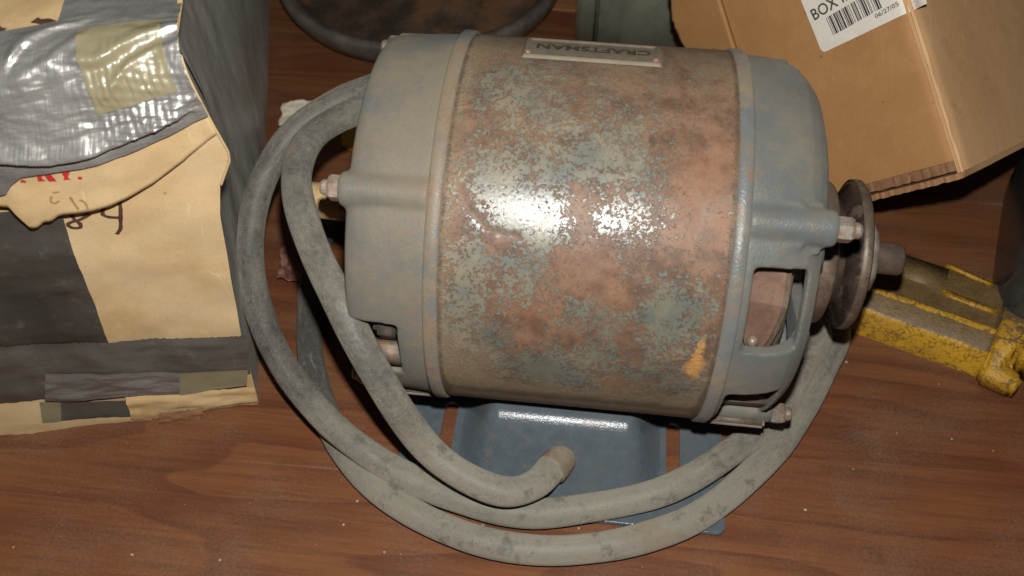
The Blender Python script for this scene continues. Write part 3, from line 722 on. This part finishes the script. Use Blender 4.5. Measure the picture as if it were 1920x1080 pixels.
mesh('tape_strip', *grid(60, 30, tape_fn(-35, -.3, lambda u: 224+.2*u, lambda u: 262, 2.8, .6)), M['silver'], box1, True, 'second strip of silver tape over the top edge')
# writing on the carton
def stroke(pts, width, mat, conv, name, par, lab=None):
    P = catmull([Vector((*conv(p), 0)) for p in pts], 6); vs = []; fs = []
    for j, p in enumerate(P):
        T = (P[min(j+1, len(P)-1)]-P[max(j-1, 0)]).normalized(); n = Vector((-T.y, T.x, 0)); w = width*(.8+.25*nz((j*.3, 0, 0), 1))
        vs += [p+n*w/2, p-n*w/2]
    for j in range(len(P)-1): fs.append((2*j, 2*j+1, 2*j+3, 2*j+2))
    return vs, fs
def strokes(name, lists, width, mat, off, flapside=False):
    bm = bmesh.new()
    for pts in lists:
        vs, fs = stroke(pts, width, mat, lambda p: front_uz(p, off), name, box1)
        bm_add(bm, [front_pt(v.x, v.y, (flap_off(v.x, v.y)+1.2*fbm(Vector((v.x, v.y, 5)), .035, 3)+.35) if flapside else off) for v in vs], fs)
    return frombm(name, bm, mat, box1, False)
strokes('handwriting', [[(200, 380), (194, 392), (193, 402), (205, 407), (222, 408)], [(223, 376), (226, 390), (226, 410), (226, 428), (219, 440)],
                        [(128, 397), (140, 412), (150, 420), (150, 427), (136, 428), (127, 422), (136, 416), (150, 412), (168, 402)]], 1.75, M['marker'], .45)
strokes('faded_mark', [[(98, 364), (96, 372), (104, 376), (112, 372)], [(100, 358), (112, 356)], [(132, 366), (140, 378), (148, 388)], [(150, 372), (160, 376), (166, 388)]], .9, M['faded'], 7, True)
def letters(name, polys, mat, off):
    bm = bmesh.new()
    for poly in polys:
        vv = []
        for p in poly:
            u, z = front_uz(p, off); vv.append(bm.verts.new(front_pt(u, z, flap_off(u, z)+1.2*fbm(Vector((u, z, 5)), .035, 3)+.45)))
        bm.faces.new(vv)
    return frombm(name, bm, mat, box1, False)
letters('red_lettering', [[(67, 318), (77, 318), (80, 334), (86, 338), (72, 339)], [(80, 320), (92, 320), (104, 334), (106, 338), (92, 339)], [(113, 316), (133, 316), (128, 330), (133, 334), (119, 335), (121, 330)], [(147, 328), (155, 329), (154, 334), (146, 333)], [(40, 335), (50, 338), (49, 342), (38, 341)]], M['red'], 7.5)
strokes('marker_stroke', [[(-2, 53), (12, 57), (28, 55), (42, 59)], [(110, 10), (116, 18), (119, 26)], [(-66, 78), (-56, 82), (-44, 85)]], 3.6, M['marker'], 6, True)
# pale stretch of the side wrap behind the flap
def side_patch(name, b0, b1, z0, z1, mat, off):
    def f(s, t):
        b = b0+(b1-b0)*s; z = z0+(z1-z0)*t+4*nz((b*.05, t*3, 1), 1)
        ss = (max(b, 0)/420)**(1/1.3); return side_pt(ss, min(z, BH-2)/(BH-2)) + D*(off+.8*(.5+.5*fbm(Vector((b, z, 9)), .06, 3)))
    return mesh(name, *grid(30, 20, f), mat, box1)
side_patch('plastic_patch', 14, 70, 172, 205, M['wrap_pale'], .8)

# ------------------------------------------------------------------ corrugated box, upper right, tipped on its edge
def eul(a, b, g): return Matrix.Rotation(a, 3, 'Z') @ Matrix.Rotation(b, 3, 'X') @ Matrix.Rotation(g, 3, 'Y')
RB = eul(math.radians(-43.5), math.radians(-13.3), math.radians(-45.6))
QB = onz((1800, 305), 105)
E1, E2, E3b = RB @ Vector((-1, 0, 0)), RB @ Vector((0, 0, 1)), RB @ Vector((0, 1, 0))
N1 = -E3b; N2 = -E1     # outward normals of the two seen faces
def bq(u, v, w): return QB + E1*u + E2*v + E3b*w
box2 = empty('corrugated_box', QB, 'brown corrugated box with a white barcode label, tipped behind the motor', 'box')
def uvL(px, off=0.0):
    p = onp(px, QB+N1*off, N1)-QB; return p.dot(E1), p.dot(E2)
ulen = uvL((1370, 50))[0]
def dent(u, v): return 1.2*fbm(Vector((u, v, 3)), .015, 3)
def rnd_edge(u): return 3.0*math.exp(-(u/3.5)**2)
mesh('front_panel', *grid(70, 50, lambda s, t: bq(s*ulen, 1.6+t*203, dent(s*ulen, t*200)+rnd_edge(s*ulen))), M['kraft'], box2)
mesh('side_panel', *grid(50, 50, lambda s, t: bq(.4+rnd_edge(s*150)*.8+.6*dent(s*150+70, t*200), -7.6+t*212, s*150)), M['kraft_lit'], box2, True, 'side coloured paler, as if more strongly lit')
bm = bmx([boxgeo((0, 0, 0), (1, 1, 1))])
for v in bm.verts:
    a = v.co + Vector((.5, .5, .5)); v.co = bq(2+a.x*(ulen-4), 2+a.z*196, 4+a.y*144)
frombm('inner_liner', bm, M['kraft'], box2, False)
def fl_geo(u0, u1, v0, v1, w0, w1):
    return [bq(u, v, w) for u in (u0, u1) for v in (v0, v1) for w in (w0, w1)], boxgeo((0, 0, 0), (1, 1, 1))[1]
def strip(name, u0, u1, v0, v1, w0, w1, mat, n=60):
    vs = []; fs = []
    for i in range(n+1):
        u = u0+(u1-u0)*i/n; j1 = .5*nz((u*.35, v0, 0), 1); j2 = .7*nz((u*.5, v1, 4), 1)
        vs += [bq(u, v0+j1, w0+j2), bq(u, v1+j1*.5, w0+j2), bq(u, v1, w1), bq(u, v0, w1)]
    for i in range(n):
        a = 4*i
        for k in range(4): fs.append((a+k, a+(k+1) % 4, a+4+(k+1) % 4, a+4+k))
    fs += [(3, 2, 1, 0), (4*n, 4*n+1, 4*n+2, 4*n+3)]
    return frombm(name, bmx([(vs, fs)]), mat, box2, False)
strip('bottom_flap', -.5, ulen, -7.5, -4.6, -1.8, 120, M['kraft_e'])
strip('inner_flap', 2.5, ulen-3, -3.6, 1.4, 1.6, 110, M['torn'])
# folded edge standing proud along the corner, and the flap beyond the crease
def crn(s, t):
    v = -6+t*210; a = s*math.pi*.5
    return bq(-1.2*math.cos(a)+.5-(.5*nz((v*.1, s*3, 0), 1)), v, -1.2*math.sin(a)+.5)
mesh('corner_fold', *grid(8, 80, crn), M['kraft_lit'], box2)
u9, v9 = uvL((1258, 42)); u8, v8 = uvL((1284, 92))
def lf(s, t):
    v = -5+t*205
    k = (v-v8)/(v9-v8)
    ue = u8+(u9-u8)*k if v < v9 else u9-(v-v9)*.35
    ue = min(max(ue, ulen+8), ulen+62)+1.6*nz((v*.35, 0, 0), 1)+.8*nz((v*1.1, 5, 0), 1)
    return bq(ulen+(ue-ulen)*s, v, (ue-ulen)*s*.10+dent(ulen, v))
o = mesh('side_flap', *grid(24, 90, lf), M['kraft'], box2, True, 'torn flap beyond the crease'); m = o.modifiers.new('t', 'SOLIDIFY'); m.thickness = 3*S; m.offset = -1
# white address label
la = Vector(uvL((1541, 100))); lb = Vector(uvL((1735, 8))); lt = Vector(uvL((1509, 5)))
ex = (lb-la).normalized(); ey = Vector((-ex.y, ex.x)); 
if ey.dot(lt-la) < 0: ey = -ey
LW, LHt = (lb-la).length*1.02, 62.0
def lab_pt(x, y, off): p = la+ex*x+ey*y; return bq(p.x, p.y, dent(p.x, p.y)+rnd_edge(p.x)-off)
bm = bmesh.new(); nseg = 10; vv = []
def rr_outline(w, h, r):
    out = []
    for cx, cy, a0 in ((w-r, h-r, 0), (r, h-r, 90), (r, r, 180), (w-r, r, 270)):
        for k in range(6): a = math.radians(a0+18*k); out.append((cx+r*math.cos(a), cy+r*math.sin(a)))
    return out
gx, gy = 40, 30
vs, fs = grid(gx, gy, lambda s, t: lab_pt(min(max(s*LW, 0), LW), t*LHt, .5))
ro = 2.6
def clampr(i, j):
    s, t = i/(gx-1)*LW, j/(gy-1)*LHt
    for cx, cy in ((ro, ro),):
        if s < cx and t < cy:
            d = Vector((s-cx, t-cy)); m_ = max(abs(d.x), abs(d.y))
            if m_ > 0: d = d/d.length*m_; s, t = cx+d.x, cy+d.y
    return lab_pt(s, t, .5)
vs = [clampr(i, j) for j in range(gy) for i in range(gx)]
label = mesh('label_sticker', vs, fs, M['sticker'], box2)
def lab_px(px): 
    p = Vector(uvL(px))-la; return p.dot(ex), p.dot(ey)
def lab_text(body, pa, pb, hpx, name, bold=.0):
    tv, tf = text_geo(body, 1.0, bold); mx = max(v[0] for v in tv); x0, y0 = lab_px(pa); x1, y1 = lab_px(pb)
    L = math.hypot(x1-x0, y1-y0); dx, dy = (x1-x0)/L, (y1-y0)/L; h = hpx
    mesh(name, [lab_pt(x0+dx*v[0]/mx*L-dy*v[1]*h, y0+dy*v[0]/mx*L+dx*v[1]*h, .75) for v in tv], tf, M['ink'], label, False)
lab_text('BOX ID:', (1527, 39), (1606, -11), 8.2, 'lettering', .01)
lab_text('06/27/05', (1642, 35), (1686, 10), 3.0, 'date_print', .01)
bm = bmesh.new(); xa, ya = lab_px((1563, 66)); xb, yb = lab_px((1655, 14)); L = math.hypot(xb-xa, yb-ya)+1; bx_, by_ = (xb-xa)/L, (yb-ya)/L
def bpt(x, y): return lab_pt(xa+x*bx_-y*by_, ya+x*by_+y*bx_, .75)
x = 0; widths = [1, 2, 1, 1, 3, 1, 1, 2, 3, 1, 2, 1, 1, 1, 3, 2, 1, 1, 2, 1, 3, 1, 1, 2, 1, 3, 2, 1, 1, 1, 2, 3, 1, 2, 1, 1, 3, 1, 2, 2, 1, 1, 1, 3, 1, 2, 1, 1, 3, 1, 2, 1]
un = L/sum(widths)
for i, w in enumerate(widths):
    if i % 2 == 0:
        bm_add(bm, [bpt(x, 0), bpt(x+w*un, 0), bpt(x+w*un, 10), bpt(x, 10)], [(0, 1, 2, 3)])
    x += w*un
frombm('barcode', bm, M['ink'], label, False)

# ------------------------------------------------------------------ rusty round pan behind, upper left
pan = empty('rusty_pan', (-142, 345, 0), 'round rusty black iron pan lying behind the motor, upper left', 'pan')
def lz(prof, c, n=128):
    vs = []; fs = []
    for r, z in prof:
        for i in range(n):
            t = 2*math.pi*i/n; p = Vector((c[0]+r*math.cos(t), c[1]+r*math.sin(t), z)); vs.append(p)
    for j in range(len(prof)-1):
        for i in range(n):
            a = j*n+i; b = j*n+(i+1) % n; fs.append((a, b, b+n, a+n))
    return vs, fs
frombm('rim', bmx([lz([(93, 1), (102, 6), (107, 14), (109, 20), (109, 23), (107.5, 25), (104, 25), (100.5, 23.5), (97, 20)], (-142, 345))]), M['panrim'], pan)
vs, fs = lz([(97.2, 20), (94, 12), (88, 7.5), (78, 6), (50, 5.5), (20, 6), (.5, 6)], (-142, 345))
frombm('bowl', bmx([([v+Vector((0, 0, .8*fbm(v, .04, 3))) for v in vs], fs)]), M['rustpan'], pan)

# ------------------------------------------------------------------ grey-green tin, behind
tin = empty('metal_tin', (60, 320, 0), 'grey-green metal tin standing behind the motor, left of the corrugated box', 'tin')
A = onz((1077, 60), 0); A.y = 268; 
xa = onp((1077, 60), Vector((0, 268, 0)), Vector((0, 1, 0))).x
bm = bmx([boxgeo((xa+75, 268+60, 62), (150, 120, 124))])
bmesh.ops.bevel(bm, geom=[e for e in bm.edges if abs(e.verts[0].co.z-e.verts[1].co.z) > 50], offset=16, segments=8, affect='EDGES')
bmesh.ops.bevel(bm, geom=[e for e in bm.edges if e.calc_face_angle(0) > 1.2], offset=2, segments=3, affect='EDGES')
frombm('tin_body', bm, M['green'], tin)
bm = bmx([boxgeo((xa+30, 267.4, 62), (1.6, 1.6, 116))]); bmesh.ops.bevel(bm, geom=bm.edges[:], offset=.5, segments=2, affect='EDGES')
frombm('seam', bm, M['green'], tin)

# ------------------------------------------------------------------ worn yellow bar under the motor's right end
BZ = 22.0
b0 = onz((1593, 621), 0); b1 = onz((1830, 707), 0); bd = (b1-b0).normalized(); bn = Vector((-bd.y, bd.x, 0))
bar = empty('yellow_bar', b1, 'worn yellow painted iron bar lying behind the motor under its pulley', 'bar')
def bp(s, w, z): return b0 + bd*s + bn*w + Vector((0, 0, z))
def bw(px, z): 
    p = onz(px, z)-b0; return p.dot(bd), p.dot(bn)
s_left = bw((622, 268), 10)[0]; s_end = (b1-b0).length
sec = [(0, 0, .34), (0, 2, .26), (2, BZ-7, .20), (3, BZ-5, .42), (4, BZ-4, .75), (12, BZ-1.0, .9), (14.0, BZ-.2, .25), (15.5, BZ+.2, .25), (16.5, BZ, .8), (28, BZ, 1.0), (44, BZ, 1.), (50, BZ-.6, .8), (52, BZ-3, .5), (53, 0, .3)]
vs = []; wv = []; n = 200
for i in range(n+1):
    s = s_left+(s_end-s_left)*i/n
    for w, z, a in sec:
        p = bp(s, w, z); j = .45*fbm(p, .12, 3); vs.append(p+Vector((0, 0, j if z > 1 else 0))-bn*j*.6); wv.append(a)
m_ = len(sec); fs = [(i*m_+k, (i+1)*m_+k, (i+1)*m_+k+1, i*m_+k+1) for i in range(n) for k in range(m_-1)]
fs += [tuple(range(m_)), tuple(reversed(range(n*m_, n*m_+m_)))]
def withwear(o, w):
    at = o.data.attributes.new('wear', 'FLOAT', 'POINT'); at.data.foreach_set('value', w if isinstance(w, list) else [w]*len(o.data.vertices)); return o
withwear(mesh('rail', vs, fs, M['yellow'], bar), wv)
for pa, pb, wdt in (((1774, 498), (1860, 536), 2.4), ((1766, 549), (1868, 588), 3.6)):
    sa, wa = bw(pa, BZ); sb, wb = bw(pb, BZ); bm = bmx([boxgeo((0, 0, 0), (1, 1, 1))])
    for v in bm.verts:
        a = v.co+Vector((.5, .5, .5)); v.co = bp(sa+(sb-sa)*a.x, wa+(wb-wa)*a.x+(a.y-.5)*wdt, BZ-1+a.z*2.4)
    bmesh.ops.subdivide_edges(bm, edges=bm.edges[:], cuts=3)
    withwear(frombm('raised_rib', bm, M['yellow'], bar), .12)
bm = bmx([boxgeo((0, 0, 0), (1, 1, 1))]); sa, wa = bw((1700, 480), BZ); sb, wb = bw((1740, 536), BZ)
for v in bm.verts:
    a = v.co+Vector((.5, .5, .5)); v.co = bp(sa-2+a.x*(abs(sb-sa)+10), wb+a.y*(wa-wb), BZ-1+a.z*1.6)
withwear(frombm('worn_pad', bm, M['yellow'], bar), .82)
# hooked foot at its end
hook = [(0, -5), (3, -6.5), (16, -8), (20, -6), (19, -1), (13, 3), (12, 6), (17, 9), (25, 7), (29, 12), (30, 24), (28, 52), (0, 53)]
bm = bmesh.new(); lo_ = [bm.verts.new(bp(s_end+a, b, 0)) for a, b in hook]; hi_ = [bm.verts.new(bp(s_end+a*.96, b+(1.5 if b < 5 else 0), BZ+3.0 if b > 4 else BZ-9)) for a, b in hook]
bm.faces.new(list(reversed(lo_))); bm.faces.new(hi_)
for i in range(len(hook)): bm.faces.new([lo_[i], lo_[(i+1) % len(hook)], hi_[(i+1) % len(hook)], hi_[i]])
bmesh.ops.recalc_face_normals(bm, faces=bm.faces)
bmesh.ops.bevel(bm, geom=[e for e in bm.edges if e.calc_face_angle(0) > .5], offset=1.6, segments=3, affect='EDGES')
o = frombm('hooked_foot', bm, M['yellow'], bar)
q0 = org(bar)
withwear(o, [(.85 if ((v.co+q0)/S-b0).dot(bn) > 14 and v.co.z/S > 10 else .18) for v in o.data.vertices])

# ------------------------------------------------------------------ glossy black case at the right edge
ka = onz((1857, 500), 8); kb = onz((1884, 310), 8); kf = onz((1893, 602), 6)
kang = -math.atan2(kb.x-ka.x, kb.y-ka.y); KX = Vector((math.cos(kang), math.sin(kang), 0)); KY = Vector((-math.sin(kang), math.cos(kang), 0))
kc = ka + KX*40; kc = kc + KY*((kf-kc).dot(KY)+58); kc.z = 36
case = empty('black_case', (kc.x, kc.y, 0), 'glossy black rounded casing cut off by the right edge of the photo', 'casing')
def ksup(a, b, c, e, off):
    vs, fs = sup(a, b, c, e, (0, 0, 0)); return [kc+KX*(v.x+off[0])+KY*(v.y+off[1])+Vector((0, 0, v.z+off[2])) for v in vs], fs
def sup(a, b, c, e, ctr, n=64, mrow=40):
    vs = []; fs = []
    sg = lambda v, p: math.copysign(abs(v)**p, v)
    for j in range(mrow+1):
        ph = -math.pi/2+math.pi*j/mrow
        for i in range(n):
            t = 2*math.pi*i/n
            vs.append(Vector((ctr[0]+a*sg(math.cos(ph), e)*sg(math.cos(t), e), ctr[1]+b*sg(math.cos(ph), e)*sg(math.sin(t), e), ctr[2]+c*sg(math.sin(ph), e))))
    for j in range(mrow):
        for i in range(n):
            k = j*n+i; k2 = j*n+(i+1) % n; fs.append((k, k2, k2+n, k+n))
    return vs, fs
frombm('case_body', bmx([ksup(40, 70, 36, .36, (0, 0, 0))]), M['gloss'], case)
frombm('case_face', bmx([ksup(22, 56, 3, .3, (1, -6, 34.8))]), M['casegrey'], case)
vs = []
rim = [Vector((26*math.copysign(abs(math.cos(t))**.4, math.cos(t))+1, 60*math.copysign(abs(math.sin(t))**.4, math.sin(t))-6, 35.5)) for t in np.linspace(0, 2*math.pi, 97)]
frombm('case_rim', bmx([tube([kc+KX*p.x+KY*p.y+Vector((0, 0, p.z)) for p in rim], 2.4, 10, False)]), M['gloss'], case)

# ------------------------------------------------------------------ scraps and crumbs on the floor
def crumple(name, px, w, l, z, mat, label, cat, rot=0, amp=3.0):
    c = onz(px, z); 
    def f(s, t):
        x, y = (s-.5)*w, (t-.5)*l; ca, sa = math.cos(rot), math.sin(rot)
        k = 1+.25*nz((s*3, t*3, 7), 1)
        p = Vector((c.x+(x*ca-y*sa)*k, c.y+(x*sa+y*ca)*k, 0)); p.z = max(.6, z+amp*fbm(Vector((x, y, 2)), .11, 3)); return p
    o = mesh(name, *grid(22, 22, f), mat, None); m = o.modifiers.new('t', 'SOLIDIFY'); m.thickness = .5*S
    return tag(o, label, cat)
crumple('paper_scrap', (557, 212), 22, 26, 8, M['paper'], 'small torn white paper scrap between the taped carton and the grey cord', 'paper', .2, 1.5)
crumple('crumpled_scrap', (546, 492), 13, 26, 7, M['leaf'], 'crumpled reddish brown scrap on the floor beside the taped carton', 'scrap', .2, 5)
bm = bmesh.new()
pts = [(644, 984), (1410, 638), (720, 1035), (412, 1050), (25, 1026), (1682, 812), (1785, 823), (1510, 956), (1587, 679), (1760, 720), (1862, 845), (1600, 880), (248, 1040), (930, 960), (905, 985), (960, 1000), (1085, 990), (1240, 955), (640, 900), (670, 940)]
pts += [(rnd.uniform(0, 1920), rnd.uniform(760, 1080)) for _ in range(45)]
for i, p in enumerate(pts):
    c = onz(p, .5); r = rnd.uniform(.35, .8) if i < 20 else rnd.uniform(.1, .28)
    b2 = bmesh.ops.create_icosphere(bm, subdivisions=1, radius=r)
    for v in b2['verts']: v.co = Vector((v.co.x*rnd.uniform(.7, 1.4), v.co.y*rnd.uniform(.7, 1.4), v.co.z*.7))+c
o = frombm('floor_crumbs', bm, M['crumb'], None, False); o['kind'] = 'stuff'; o['label'] = 'pale crumbs and grit scattered on the wooden floor'
